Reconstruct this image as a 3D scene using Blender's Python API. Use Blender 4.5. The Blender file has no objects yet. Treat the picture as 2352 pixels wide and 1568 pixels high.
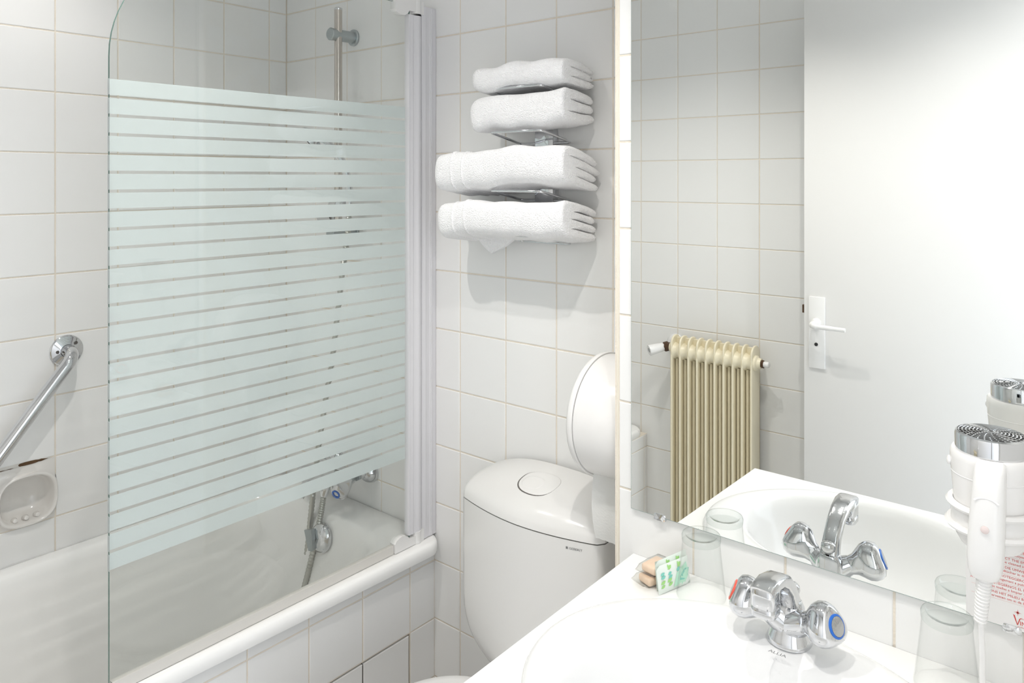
import bpy, bmesh, math, random
from mathutils import Vector, Matrix
from mathutils.geometry import tessellate_polygon
random.seed(7)
SC = bpy.context.scene
COL = SC.collection
PI = math.pi
# ------------------------------------------------------------------ camera
cam_d = bpy.data.cameras.new('camera'); cam = bpy.data.objects.new('camera', cam_d); COL.objects.link(cam)
FPX, CXP, CYP, YAW = 1755.26, 1176.0, 408.74, 0.693
cam_d.sensor_width = 36.0; cam_d.sensor_fit = 'HORIZONTAL'
cam_d.lens = FPX / 2352 * 36.0
cam_d.shift_x = 0.0
cam_d.shift_y = -(784 - CYP) / 2352.0
cam_d.clip_start = 0.01
cam.location = (2.0771, -1.3934, 1.4729)
cam.rotation_euler = (PI / 2, 0, YAW)
SC.camera = cam
# ------------------------------------------------------------------ light, exposure
SC.view_settings.view_transform = 'Standard'; SC.view_settings.look = 'None'
SC.view_settings.gamma = 1.0; SC.view_settings.use_curve_mapping = False
SC.view_settings.exposure = 0.18
SC.cycles.max_bounces = 7; SC.cycles.diffuse_bounces = 5; SC.cycles.glossy_bounces = 4
SC.cycles.transparent_max_bounces = 14; SC.cycles.transmission_bounces = 4
SC.cycles.use_adaptive_sampling = True; SC.cycles.adaptive_threshold = 0.04; SC.cycles.use_light_tree = False
SC.cycles.sample_clamp_indirect = 3.0
SC.cycles.caustics_reflective = True; SC.cycles.blur_glossy = 0.5; SC.cycles.caustics_refractive = False
world = bpy.data.worlds.new('world'); SC.world = world; world.use_nodes = True
bg = world.node_tree.nodes['Background']; bg.inputs[0].default_value = (0.86, 0.92, 1.0, 1); bg.inputs[1].default_value = 2.3
LAMPS = [(1.57, -0.78, 19.0), (2.02, -0.98, 13.0), (0.95, -0.88, 22.0), (0.35, -0.80, 9.0)]  # last entry is an added fill to brighten the tub and left wall
LAMP_COLOR = (1.0, 0.965, 0.925)

# ------------------------------------------------------------------ materials
def nodes(m):
    m.use_nodes = True
    return m.node_tree, m.node_tree.nodes, m.node_tree.links, m.node_tree.nodes['Principled BSDF']
def mat(name, col, rough=0.5, metal=0.0, bump=0.0, bscale=60.0, var=0.0, vscale=8.0, spec=0.5, sheen=0.0, sss=0.0):
    m = bpy.data.materials.new(name); nt, ns, ln, p = nodes(m)
    p.inputs['Base Color'].default_value = (*col, 1); p.inputs['Roughness'].default_value = rough
    p.inputs['Metallic'].default_value = metal; p.inputs['Specular IOR Level'].default_value = spec
    if sheen: p.inputs['Sheen Weight'].default_value = sheen; p.inputs['Sheen Roughness'].default_value = 0.6
    tc = ns.new('ShaderNodeTexCoord')
    if bump:
        n = ns.new('ShaderNodeTexNoise'); n.inputs['Scale'].default_value = bscale; n.inputs['Detail'].default_value = 0.0 if bscale < 20 else 1.0
        b = ns.new('ShaderNodeBump'); b.inputs['Strength'].default_value = bump; b.inputs['Distance'].default_value = 0.002 if bscale < 350 else 0.003
        ln.new(tc.outputs['Object'], n.inputs['Vector']); ln.new(n.outputs['Fac'], b.inputs['Height']); ln.new(b.outputs['Normal'], p.inputs['Normal'])
    if var:
        n2 = ns.new('ShaderNodeTexNoise'); n2.inputs['Scale'].default_value = vscale; n2.inputs['Detail'].default_value = 4
        mx = ns.new('ShaderNodeMix'); mx.data_type = 'RGBA'
        mx.inputs[6].default_value = (*[c * (1 - var) for c in col], 1); mx.inputs[7].default_value = (*[min(1, c * (1 + var)) for c in col], 1)
        ln.new(tc.outputs['Object'], n2.inputs['Vector']); ln.new(n2.outputs['Fac'], mx.inputs[0]); ln.new(mx.outputs[2], p.inputs['Base Color'])
    return m
TILE = mat('glazed_tile', (0.84, 0.838, 0.825), 0.10, bump=0.035, bscale=9.0)
GROUT = mat('beige_grout', (0.76, 0.695, 0.60), 0.9, bump=0.4, bscale=300, var=0.10, vscale=30)
PAINT = mat('white_paint', (0.86, 0.855, 0.845), 0.6)
CEIL = mat('ceiling_paint', (0.88, 0.88, 0.87), 0.8)
DOORP = mat('door_lacquer', (0.78, 0.77, 0.755), 0.42)
SOAPC = mat('beige_ceramic', (0.77, 0.745, 0.71), 0.12)
PORC = mat('porcelain', (0.80, 0.80, 0.795), 0.08)
ENAMEL = mat('tub_enamel', (0.90, 0.897, 0.88), 0.10)
PLAST = mat('white_plastic', (0.80, 0.79, 0.775), 0.25)
PLASTG = mat('cistern_plastic', (0.76, 0.75, 0.73), 0.20)
PROF = mat('white_profile', (0.72, 0.71, 0.73), 0.30)
PVC = mat('trim_cream', (0.84, 0.79, 0.68), 0.5, bump=0.08, bscale=150)
CHROME = mat('chrome', (0.70, 0.71, 0.725), 0.05, 1.0)
CHROMEW = mat('chrome_worn', (0.66, 0.665, 0.67), 0.13, 1.0, bump=0.12, bscale=200)
STEEL = mat('brushed_steel', (0.62, 0.57, 0.52), 0.22, 1.0)
HOSE = mat('hose_metal', (0.50, 0.50, 0.46), 0.30, 0.9)
GREYMET = mat('grey_metal', (0.42, 0.46, 0.47), 0.28, 0.9)
RUBBER = mat('dark_gap', (0.02, 0.02, 0.02), 0.6)
SEAM = mat('seam_grey', (0.12, 0.11, 0.10), 0.7)
TERRY = mat('terry_cloth', (0.94, 0.935, 0.94), 0.95, bump=1.0, bscale=400, spec=0.1, sheen=0.35)
PAPER = mat('tissue_paper', (0.74, 0.74, 0.72), 0.95, bump=0.25, bscale=260)
PINKW = mat('pinkish_window', (0.70, 0.60, 0.58), 0.3)
CARD = mat('card_white', (0.80, 0.79, 0.78), 0.45)
REDINK = mat('red_ink', (0.62, 0.06, 0.05), 0.6)
PINKLINE = mat('pink_rule', (0.75, 0.42, 0.40), 0.6)
DARKINK = mat('dark_ink', (0.06, 0.06, 0.06), 0.6)
GREYINK = mat('grey_ink', (0.16, 0.16, 0.16), 0.6)
RAD = mat('radiator_enamel', (0.80, 0.73, 0.55), 0.32, bump=0.05, bscale=60)
BRONZE = mat('dark_bronze', (0.10, 0.055, 0.03), 0.4, 0.5, bump=0.3, bscale=80)
LAMIN = mat('white_laminate', (0.82, 0.82, 0.80), 0.25)
REDP = mat('red_enamel', (0.75, 0.10, 0.06), 0.3)
BLUEP = mat('blue_enamel', (0.02, 0.14, 0.55), 0.3)
SOAPM = mat('orange_soap', (0.92, 0.68, 0.52), 0.5, var=0.15, vscale=60)
SACH = mat('sachet_foil', (0.78, 0.84, 0.78), 0.35, bump=0.5, bscale=50)
LEAFG = mat('leaf_green_print', (0.36, 0.66, 0.22), 0.5)
TEAL = mat('teal_print', (0.22, 0.60, 0.50), 0.5)
PALEG = mat('pale_green_print', (0.50, 0.80, 0.62), 0.5)
MOULD = mat('mould_stain', (0.10, 0.055, 0.025), 0.9, bump=0.6, bscale=200, var=0.5, vscale=60)
CAULK = mat('white_caulk', (0.66, 0.64, 0.60), 0.5)
FLOORM = mat('floor_stone', (0.80, 0.785, 0.76), 0.35, bump=0.1, bscale=40, var=0.12)

def mirror_mat():
    m = bpy.data.materials.new('mirror_silver'); nt, ns, ln, p = nodes(m)
    p.inputs['Base Color'].default_value = (0.925, 0.94, 0.925, 1); p.inputs['Metallic'].default_value = 1; p.inputs['Roughness'].default_value = 0.0
    return m
MIRROR = mirror_mat()
GEDGE = mat('glass_edge', (0.10, 0.20, 0.17), 0.15)
MEDGE = mat('mirror_edge', (0.34, 0.42, 0.40), 0.15)

def thin_glass(name, tint, edge_tint, rough=0.0, boost=1.0):
    """clear glass: straight-through transparency, with Fresnel reflection; denser towards grazing angles"""
    m = bpy.data.materials.new(name); nt, ns, ln, p = nodes(m); ns.remove(p)
    out = ns['Material Output']
    t = ns.new('ShaderNodeBsdfTransparent'); g = ns.new('ShaderNodeBsdfGlossy'); g.inputs['Roughness'].default_value = rough
    lw = ns.new('ShaderNodeLayerWeight'); lw.inputs['Blend'].default_value = 0.25
    mc = ns.new('ShaderNodeMix'); mc.data_type = 'RGBA'
    mc.inputs[6].default_value = (*tint, 1); mc.inputs[7].default_value = (*edge_tint, 1)
    ln.new(lw.outputs['Facing'], mc.inputs[0]); ln.new(mc.outputs[2], t.inputs['Color'])
    fa = ns.new('ShaderNodeLayerWeight'); fa.inputs['Blend'].default_value = 0.5      # facing = 1 - |cos|
    pw = ns.new('ShaderNodeMath'); pw.operation = 'POWER'; pw.inputs[1].default_value = 5.0; ln.new(fa.outputs['Facing'], pw.inputs[0])
    ma = ns.new('ShaderNodeMath'); ma.operation = 'MULTIPLY_ADD'; ma.inputs[1].default_value = 0.96 * boost; ma.inputs[2].default_value = 0.042 * boost; ma.use_clamp = True   # Schlick
    ln.new(pw.outputs[0], ma.inputs[0])
    mx = ns.new('ShaderNodeMixShader'); ln.new(ma.outputs[0], mx.inputs[0]); ln.new(t.outputs[0], mx.inputs[1]); ln.new(g.outputs[0], mx.inputs[2])
    ln.new(mx.outputs[0], out.inputs['Surface'])
    return m
GLASS = thin_glass('screen_glass', (0.968, 0.977, 0.970), (0.958, 0.974, 0.964), boost=1.25)
TUMBLER = thin_glass('tumbler_glass', (0.999, 0.9995, 0.999), (0.955, 0.962, 0.958), boost=0.45)
TUMBASE = thin_glass('tumbler_base_glass', (0.995, 0.997, 0.995), (0.80, 0.85, 0.83))
CELLO = thin_glass('clear_wrap', (0.95, 0.95, 0.94), (0.75, 0.75, 0.73), 0.12)

def frosted():
    m = bpy.data.materials.new('frosted_print'); nt, ns, ln, p = nodes(m); ns.remove(p)
    out = ns['Material Output']
    d = ns.new('ShaderNodeBsdfDiffuse'); d.inputs['Color'].default_value = (0.90, 0.945, 0.95, 1)
    tl = ns.new('ShaderNodeBsdfTranslucent'); tl.inputs['Color'].default_value = (0.95, 0.98, 0.985, 1)
    tr = ns.new('ShaderNodeBsdfTransparent'); tr.inputs['Color'].default_value = (0.95, 0.97, 0.96, 1)
    a = ns.new('ShaderNodeMixShader'); a.inputs[0].default_value = 0.42
    b = ns.new('ShaderNodeMixShader'); b.inputs[0].default_value = 0.24
    ln.new(d.outputs[0], a.inputs[1]); ln.new(tl.outputs[0], a.inputs[2])
    ln.new(a.outputs[0], b.inputs[1]); ln.new(tr.outputs[0], b.inputs[2]); ln.new(b.outputs[0], out.inputs['Surface'])
    return m
FROST = frosted()
def emit(name, col, s):
    m = bpy.data.materials.new(name); nt, ns, ln, p = nodes(m)
    p.inputs['Base Color'].default_value = (*col, 1); p.inputs['Emission Color'].default_value = (*col, 1); p.inputs['Emission Strength'].default_value = s; m.cycles.emission_sampling = 'NONE'
    return m
BULB = emit('lamp_glow', LAMP_COLOR, 25.0)

# ------------------------------------------------------------------ mesh helpers
class MB:
    """collects geometry in world coordinates; build() links it as one mesh object"""
    def __init__(s): s.v = []; s.f = []; s.m = []; s.sm = []
    def add(s, vs, fs, mi=0, smooth=False):
        o = len(s.v); s.v += [tuple(v) for v in vs]
        for f in fs: s.f.append(tuple(o + i for i in f)); s.m.append(mi); s.sm.append(smooth)
        return s
    def box(s, x0, x1, y0, y1, z0, z1, mi=0):
        vs = [(x, y, z) for x in (x0, x1) for y in (y0, y1) for z in (z0, z1)]
        return s.add(vs, [(0, 1, 3, 2), (4, 6, 7, 5), (0, 4, 5, 1), (2, 3, 7, 6), (0, 2, 6, 4), (1, 5, 7, 3)], mi)
    def rbox(s, x0, x1, y0, y1, z0, z1, r=0.004, mi=0, seg=2):
        bm = bmesh.new(); bmesh.ops.create_cube(bm, size=1)
        for v in bm.verts: v.co = Vector(((x0 + x1) / 2 + v.co.x * (x1 - x0), (y0 + y1) / 2 + v.co.y * (y1 - y0), (z0 + z1) / 2 + v.co.z * (z1 - z0)))
        bmesh.ops.bevel(bm, geom=bm.edges[:], offset=r, segments=seg, profile=0.5, affect='EDGES')
        bm.verts.index_update(); s.add([v.co for v in bm.verts], [[v.index for v in f.verts] for f in bm.faces], mi, True); bm.free(); return s
    def loft(s, rings, closed=True, cap0=False, cap1=False, mi=0, smooth=True):
        n = len(rings[0]); vs = [p for r in rings for p in r]; fs = []
        for i in range(len(rings) - 1):
            for j in range(n if closed else n - 1):
                k = (j + 1) % n
                fs.append((i * n + j, i * n + k, (i + 1) * n + k, (i + 1) * n + j))
        s.add(vs, fs, mi, smooth)
        if cap0: s.add(rings[0], [tuple(range(n))[::-1]], mi, False)
        if cap1: s.add(rings[-1], [tuple(range(n))], mi, False)
        return s
    def tube(s, path, r, n=12, caps=True, mi=0, closed=False):
        P = [Vector(p) for p in path]; rs = r if isinstance(r, (list, tuple)) else [r] * len(P)
        T = []
        for i in range(len(P)):
            if closed: t = P[(i + 1) % len(P)] - P[i - 1]
            else: t = P[min(i + 1, len(P) - 1)] - P[max(i - 1, 0)]
            T.append(t.normalized())
        a = Vector((0, 0, 1)) if abs(T[0].z) < .9 else Vector((1, 0, 0))
        N = (a - T[0] * a.dot(T[0])).normalized(); rings = []
        for i in range(len(P)):
            N = (N - T[i] * N.dot(T[i])).normalized(); B = T[i].cross(N)
            rings.append([P[i] + (N * math.cos(2 * PI * k / n) + B * math.sin(2 * PI * k / n)) * rs[i] for k in range(n)])
        if closed: rings.append(rings[0])
        return s.loft(rings, True, caps and not closed, caps and not closed, mi)
    def lathe(s, prof, o, axis=(0, 0, 1), n=32, mi=0, smooth=True, cap0=True, cap1=True, lobes=0, lamp=0.0):
        """prof: (radius, distance along axis)"""
        A = Vector(axis).normalized(); a = Vector((0, 0, 1)) if abs(A.z) < .9 else Vector((1, 0, 0))
        N = (a - A * a.dot(A)).normalized(); B = A.cross(N); o = Vector(o); rings = []
        for r, d in prof:
            rings.append([o + A * d + (N * math.cos(2 * PI * k / n) + B * math.sin(2 * PI * k / n)) * r * (1 + lamp * math.cos(lobes * 2 * PI * k / n)) for k in range(n)])
        return s.loft(rings, True, cap0, cap1, mi, smooth)
    def build(s, name, mats, parent=None, sharp=40):
        me = bpy.data.meshes.new(name)
        off = ROOT.get(parent.name, Vector((0, 0, 0))) if parent is not None else Vector((0, 0, 0))
        me.from_pydata([(v[0] - off.x, v[1] - off.y, v[2] - off.z) for v in s.v], [], s.f)
        if not isinstance(mats, (list, tuple)): mats = [mats]
        for m in mats: me.materials.append(m)
        me.polygons.foreach_set('material_index', s.m); me.polygons.foreach_set('use_smooth', s.sm)
        bm = bmesh.new(); bm.from_mesh(me); bmesh.ops.remove_doubles(bm, verts=bm.verts, dist=1e-6)
        bmesh.ops.recalc_face_normals(bm, faces=bm.faces)
        for e in bm.edges:
            if len(e.link_faces) == 2 and e.calc_face_angle(0) > math.radians(sharp): e.smooth = False
        bm.to_mesh(me); bm.free()
        o = bpy.data.objects.new(name, me); COL.objects.link(o)
        if parent is not None: o.parent = parent; ROOT[o.name] = off
        return o
ROOT = {}
def thing(name, label, cat, loc, group=None):
    o = bpy.data.objects.new(name, None); COL.objects.link(o); o.location = loc; o.empty_display_size = 0.05
    ROOT[o.name] = Vector(loc); tag(o, label, cat, group); return o
def tag(o, label, cat=None, group=None, kind=None):
    if label: o['label'] = label
    if cat: o['category'] = cat
    if group: o['group'] = group
    if kind: o['kind'] = kind
    return o
def struct(o, label=None):
    o['kind'] = 'structure'
    if label: o['label'] = label
    ROOT[o.name] = ROOT.get(o.name, Vector((0, 0, 0))); return o
def text_geo(s, size):
    c = bpy.data.curves.new('t', 'FONT'); c.body = s; c.size = size; c.resolution_u = 2
    o = bpy.data.objects.new('t', c); COL.objects.link(o)
    dg = bpy.context.evaluated_depsgraph_get(); me = bpy.data.meshes.new_from_object(o.evaluated_get(dg))
    vs = [v.co.copy() for v in me.vertices]; fs = [tuple(p.vertices) for p in me.polygons]
    bpy.data.objects.remove(o); bpy.data.curves.remove(c); bpy.data.meshes.remove(me)
    return vs, fs
def put_text(mb, s, size, origin, ux, uy, align='L', width=None, mi=0, shear=0.0):
    """flat lettering on a surface: origin, right and up vectors"""
    vs, fs = text_geo(s, size)
    if not vs: return
    x0 = min(v.x for v in vs); x1 = max(v.x for v in vs); k = 1.0 if width is None else width / (x1 - x0)
    sh = {'L': -x0, 'C': -(x0 + x1) / 2, 'R': -x1}[align]
    ux = Vector(ux).normalized(); uy = Vector(uy).normalized(); O = Vector(origin)
    mb.add([O + ux * ((v.x + sh) * k + shear * v.y) + uy * v.y for v in vs], fs, mi)
def rrect(cx, cy, hx, hy, r, z, n=96):
    """rounded rectangle ring, constant vertex count"""
    r = min(r, hx * .999, hy * .999); q = n // 4; pts = []
    for c, (sx, sy) in enumerate(((1, 1), (-1, 1), (-1, -1), (1, -1))):
        for k in range(q):
            a = PI / 2 * (c + k / (q - 1)); pts.append((cx + sx * (hx - r) + r * math.cos(a), cy + sy * (hy - r) + r * math.sin(a), z))
    return pts
def ellipse(cx, cy, rx, ry, z, n=72, e=1.0):
    return [(cx + rx * math.copysign(abs(math.cos(a)) ** e, math.cos(a)), cy + ry * math.copysign(abs(math.sin(a)) ** e, math.sin(a)), z) for a in (2 * PI * k / n for k in range(n))]
def bez(pts, n=10):
    """Catmull-Rom through points"""
    P = [Vector(p) for p in pts]; P = [P[0] * 2 - P[1]] + P + [P[-1] * 2 - P[-2]]; out = []
    for i in range(1, len(P) - 2):
        for k in range(n):
            t = k / n; a, b, c, d = P[i - 1], P[i], P[i + 1], P[i + 2]
            out.append(0.5 * ((2 * b) + (c - a) * t + (2 * a - 5 * b + 4 * c - d) * t * t + (3 * b - a - 3 * c + d) * t ** 3))
    out.append(P[-2]); return out

# ------------------------------------------------------------------ room constants
T = 0.15; ZR = 1.8355; ZC = 2.30; YM = -0.2502; YO = -1.6056; XR = 2.14; XCOR = 1.3615; XAP = 0.6605
ROWS = sorted([ZR + T * k for k in range(-12, 4)])
def splits(a, b, first):
    """tile edges between a and b on a grid that passes through first"""
    k = math.ceil((a - first) / T - 1e-6); e = [a]; x = first + k * T
    while x < b - 1e-6:
        if x - e[-1] > 0.004: e.append(x)
        x += T
    e.append(b); return e
TM = {}
def tile_mesh(w, h):
    k = (round(w, 4), round(h, 4))
    if k not in TM:
        c = 0.0011; d = 0.006; x, y = w / 2, h / 2
        v = [(-x, -y, -d), (x, -y, -d), (x, y, -d), (-x, y, -d), (-x, -y, -c), (x, -y, -c), (x, y, -c), (-x, y, -c),
             (-x + c, -y + c, 0), (x - c, -y + c, 0), (x - c, y - c, 0), (-x + c, y - c, 0)]
        f = [(8, 9, 10, 11)] + [(i, (i + 1) % 4, 4 + (i + 1) % 4, 4 + i) for i in range(4)] + [(4 + i, 4 + (i + 1) % 4, 8 + (i + 1) % 4, 8 + i) for i in range(4)]
        me = bpy.data.meshes.new('tile'); me.from_pydata(v, [], f); me.materials.append(TILE); TM[k] = me
    return TM[k]
JOINT = 0.0034
def lay(wall, o, u, v, us, vs, skip=None):
    """one tile object per cell, children of the wall"""
    U, V = Vector(u), Vector(v); N = U.cross(V); O = Vector(o); off = ROOT.get(wall.name, Vector((0, 0, 0)))
    for i in range(len(us) - 1):
        for j in range(len(vs) - 1):
            u0, u1, v0, v1 = us[i], us[i + 1], vs[j], vs[j + 1]
            if skip and skip(u0, u1, v0, v1): continue
            w, h = u1 - u0 - JOINT, v1 - v0 - JOINT
            if w < 0.004 or h < 0.004: continue
            t = bpy.data.objects.new('tile', tile_mesh(w, h)); COL.objects.link(t); t.parent = wall
            a, b = random.uniform(-.0012, .0012), random.uniform(-.0012, .0012)
            R = Matrix((U, V, N)).transposed().to_4x4()
            t.matrix_local = Matrix.Translation(O + U * (u0 + u1) / 2 + V * (v0 + v1) / 2 - off) @ R @ Matrix.Rotation(a, 4, 'X') @ Matrix.Rotation(b, 4, 'Y')
def holed(mb, axis, lo, hi, a0, a1, b0, b1, holes):
    """slab normal to axis between lo and hi, with rectangular holes (a0,a1,b0,b1)"""
    A = sorted({a0, a1, *[h[0] for h in holes], *[h[1] for h in holes]}); B = sorted({b0, b1, *[h[2] for h in holes], *[h[3] for h in holes]})
    for i in range(len(A) - 1):
        for j in range(len(B) - 1):
            ca, cb = (A[i] + A[i + 1]) / 2, (B[j] + B[j + 1]) / 2
            if any(h[0] < ca < h[1] and h[2] < cb < h[3] for h in holes): continue
            if axis == 'x': mb.box(lo, hi, A[i], A[i + 1], B[j], B[j + 1])
            else: mb.box(A[i], A[i + 1], lo, hi, B[j], B[j + 1])
    return mb
G = 0.0013  # grout recess
# ------------------------------------------------------------------ walls, floor, ceiling
fl = struct(MB().box(-0.1, XR + 0.1, YO - 0.1, 0.1, -0.06, 0.0).build('floor', FLOORM), 'stone coloured bathroom floor')
ce = struct(MB().box(-0.1, XR + 0.1, YO - 0.1, 0.1, ZC, ZC + 0.06).build('ceiling', CEIL), 'white painted ceiling')
wb = struct(MB().box(-0.1, XCOR + 0.01, G, 0.1, 0, ZC).build('wall_back', GROUT), 'white tiled wall behind the toilet and the shower rail')
lay(wb, (0, 0, 0), (1, 0, 0), (0, 0, 1), splits(0, XCOR, 0), splits(0, ZC, ZR), lambda a, b, c, d: b < 0.67 and d < 0.50)
YL0 = -0.0606
SOAP = (-0.8106, -0.6606, ZR - 8 * T, ZR - 7 * T)
wl = struct(holed(MB(), 'x', -0.1, -G, YO - 0.1, 0.1, 0, ZC, [(SOAP[0] + .002, SOAP[1] - .002, SOAP[2] + .002, SOAP[3] - .002)]).build('wall_left', GROUT), 'white tiled wall along the bathtub')
lay(wl, (0, 0, 0), (0, 1, 0), (0, 0, 1), splits(YO, 0, YL0), splits(0.5005, ZC, ZR), lambda a, b, c, d: a > SOAP[0] - .01 and b < SOAP[1] + .01 and c > SOAP[2] - .01 and d < SOAP[3] + .01)
wo = struct(MB().box(0, XR + 0.1, YO - 0.1, YO - G, 0, ZC).build('wall_front', GROUT), 'white tiled wall with the radiator, seen in the mirror')
lay(wo, (XR, YO, 0), (-1, 0, 0), (0, 0, 1), [XR - x for x in splits(0, XR, 0.6344)[::-1]], splits(0, ZC, ZR), lambda a, b, c, d: XR - a < 0.66 and d < 0.50)
wv = struct(MB().box(XCOR, XR + 0.1, YM + G, 0.1, 0, ZC).build('wall_vanity', GROUT), 'white tiled wall behind the mirror and washbasin')
lay(wv, (0, YM, 0), (1, 0, 0), (0, 0, 1), [1.3690] + splits(1.5101, XR, 1.5101), splits(0, ZC, ZR))
lay(wv, (XCOR, 0, 0), (0, -1, 0), (0, 0, 1), [0.001, 0.10, 0.2440], splits(0, ZC, ZR))
tr1 = MB()
tr1.loft([[(XCOR + 0.0075 + 0.0075 * math.cos(a), YM + 0.0075 + 0.0075 * math.sin(a), z) for a in [PI + PI / 2 * k / 6 for k in range(7)]] + [(XCOR + 0.0075, YM + 0.0075, z)] for z in (0, ZC)], True, True, True)
struct(tr1.build('trim_1', PVC), 'cream corner bead on the tiled wall edge')
DW = (-1.435, -0.70, 0.0, 2.04)
wr = struct(holed(MB(), 'x', XR, XR + 0.1, YO, YM, 0, ZC, [DW]).build('wall_right', PAINT), 'white painted wall with the doorway')
fr = MB()
fr.box(XR - 0.012, XR + 0.112, DW[0] - 0.0, DW[0] + 0.03, 0, 2.04); fr.box(XR - 0.012, XR + 0.112, DW[1] - 0.03, DW[1], 0, 2.04); fr.box(XR - 0.012, XR + 0.112, DW[0] + 0.03, DW[1] - 0.03, 2.01, 2.04)
struct(fr.build('trim_2', DOORP), 'white door frame')
# apron of the bathtub with the access hatch
AC = [-0.0853 - T * k for k in range(11)]
HY0, HY1, HZ0, HZ1 = AC[3], AC[0], ZR - 12 * T, ZR - 10 * T
wa = struct(holed(MB(), 'x', XAP - 0.05, XAP - G, YO, 0, 0, 0.532, [(HY0 - .001, HY1 - .001, HZ0, HZ1 - .001)]).build('wall_tub', GROUT), 'white tiled apron below the bathtub rim')
lay(wa, (XAP, 0, 0), (0, 1, 0), (0, 0, 1), splits(YO, 0, AC[0]), splits(0, 0.532, ZR), lambda a, b, c, d: a > HY0 - .01 and b < HY1 + .01 and c > HZ0 - .01 and d < HZ1 + .01)
hp = MB().box(XAP - 0.03, XAP - G, HY0 + .004, HY1 - .006, HZ0 + .003, HZ1 - .008).build('access_panel', SEAM, wa); hp['label'] = 'tiled access hatch with an open dark gap around it'  # backing coloured dark to paint the shade inside the hatch gap
e = [HY0 + .004, AC[2], AC[1], HY1 - .0035]; lay(hp, (XAP, 0, 0), (0, 1, 0), (0, 0, 1), e, [HZ0 + .003, ZR - 11 * T, HZ1 - .0035])

# ------------------------------------------------------------------ door standing open against the radiator wall
DX0, DX1, DYF = 1.284, 2.112, -1.450
dr = struct(MB().rbox(DX0, DX1, DYF - 0.04, DYF, 0.008, 2.02, 0.002).build('door_1', DOORP), 'plain white door standing open, seen in the mirror')
m = MB(); m.rbox(1.2995, 1.3465, DYF - 0.0005, DYF + 0.006, 0.908, 1.120, 0.0015); pl = m.build('handle_plate', PLAST, dr)
m = MB(); m.lathe([(0.0145, 0), (0.0145, .008), (0.011, .011), (0.0095, .014)], (1.322, DYF + .005, 1.043), (0, 1, 0), 24)
m.tube(bez([(1.322, DYF + .012, 1.043), (1.322, DYF + .038, 1.043), (1.326, DYF + .050, 1.0425), (1.337, DYF + .054, 1.041), (1.38, DYF + .054, 1.040), (1.418, DYF + .053, 1.0395)]), [.0095] * 20 + [.0085] * 11 + [.007] * 10 + [.0062] * 10, 14)
m.build('lever', PLAST, pl)
MB().lathe([(0.0052, 0), (0.0052, .0022)], (1.322, DYF + .005, 0.979), (0, 1, 0), 20).build('keyhole', RUBBER, pl)
MB().box(DX0 - .009, DX0 + .001, DYF - .026, DYF - .012, 1.066, 1.090).build('latch_bolt', BRONZE, dr)
for z in (0.25, 1.75): MB().tube([(DX1 + .006, DYF - .004, z), (DX1 + .006, DYF - .004, z + .09)], .006).build('hinge', CHROME, dr)

# ------------------------------------------------------------------ ceiling downlights, with an added fill over the tub
LN = ['recessed ceiling spotlight above the washbasin', 'recessed ceiling spotlight beside the doorway', 'recessed ceiling spotlight between the radiator and the bathtub', 'added fill spotlight in the ceiling over the bathtub']
for i, (x, y, w) in enumerate(LAMPS):
    t = thing('ceiling_spotlight', LN[i], 'spotlight', (x, y, ZC), 'recessed ceiling spotlights')
    MB().lathe([(.030, -.0005), (.046, -.0005), (.046, -.004), (.038, -.0065), (.031, -.004), (.030, -.0005)], (x, y, ZC), n=32, cap0=False, cap1=False).build('trim_ring', CHROMEW, t)
    MB().lathe([(.030, -.001), (.028, -.003), (.0, -.0045)], (x, y, ZC), n=24, cap1=False).build('lamp', BULB, t)
    ld = bpy.data.lights.new('spot_light', 'SPOT'); ld.energy = w; ld.color = LAMP_COLOR; ld.spot_size = math.radians(124); ld.spot_blend = 0.75; ld.shadow_soft_size = 0.010
    lo = bpy.data.objects.new('spot_light', ld); COL.objects.link(lo); lo.parent = t; lo.location = (0, 0, -0.012)

# ------------------------------------------------------------------ bathtub
tb = thing('bathtub', 'white enamelled bathtub with rounded rim behind the striped screen', 'bathtub', (0.35, -0.80, 0))
m = MB(); cx, cy = 0.350, -0.8015; R = []
for hx, hy, r, z in ((.3475, .7985, .045, .524), (.3495, .7985, .046, .530), (.3500, .7985, .047, .541), (.3480, .7985, .047, .550), (.3430, .797, .047, .5545), (.3350, .795, .046, .5560)):
    R.append(rrect(cx, cy, hx, hy, r, z, 128))
ix, iy = 0.345, -0.800
for hx, hy, r, z in ((.3075, .708, .150, .5550), (.3020, .702, .155, .5515), (.2960, .695, .158, .544), (.2900, .688, .158, .530), (.2840, .680, .158, .50), (.2720, .664, .156, .42), (.2580, .640, .155, .30), (.2440, .610, .150, .215), (.2200, .570, .14, .172), (.180, .52, .13, .158), (.10, .40, .08, .153), (.02, .10, .015, .151)):
    R.append(rrect(ix, iy, hx, hy, r, z, 128))
for r_ in R[:6]:
    for q_ in range(len(r_)):   # the rim narrows towards the far end wall
        X, Y, Z = r_[q_]
        if X > .5 and Y < -1.40: r_[q_] = (X - .045 * min(1, (-1.40 - Y) / .16) ** 2, Y, Z)
m.loft(R, True, False, True)
m.build('shell', ENAMEL, tb, 60)
m = MB(); m.lathe([(.039, 0), (.039, .004), (.036, .010), (.028, .016), (.015, .0195), (.0, .0205)], (.354, -.1255, .497), (0, -1, .16), 36, cap1=False)
ov = m.build('overflow_cap', CHROME, tb)
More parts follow.
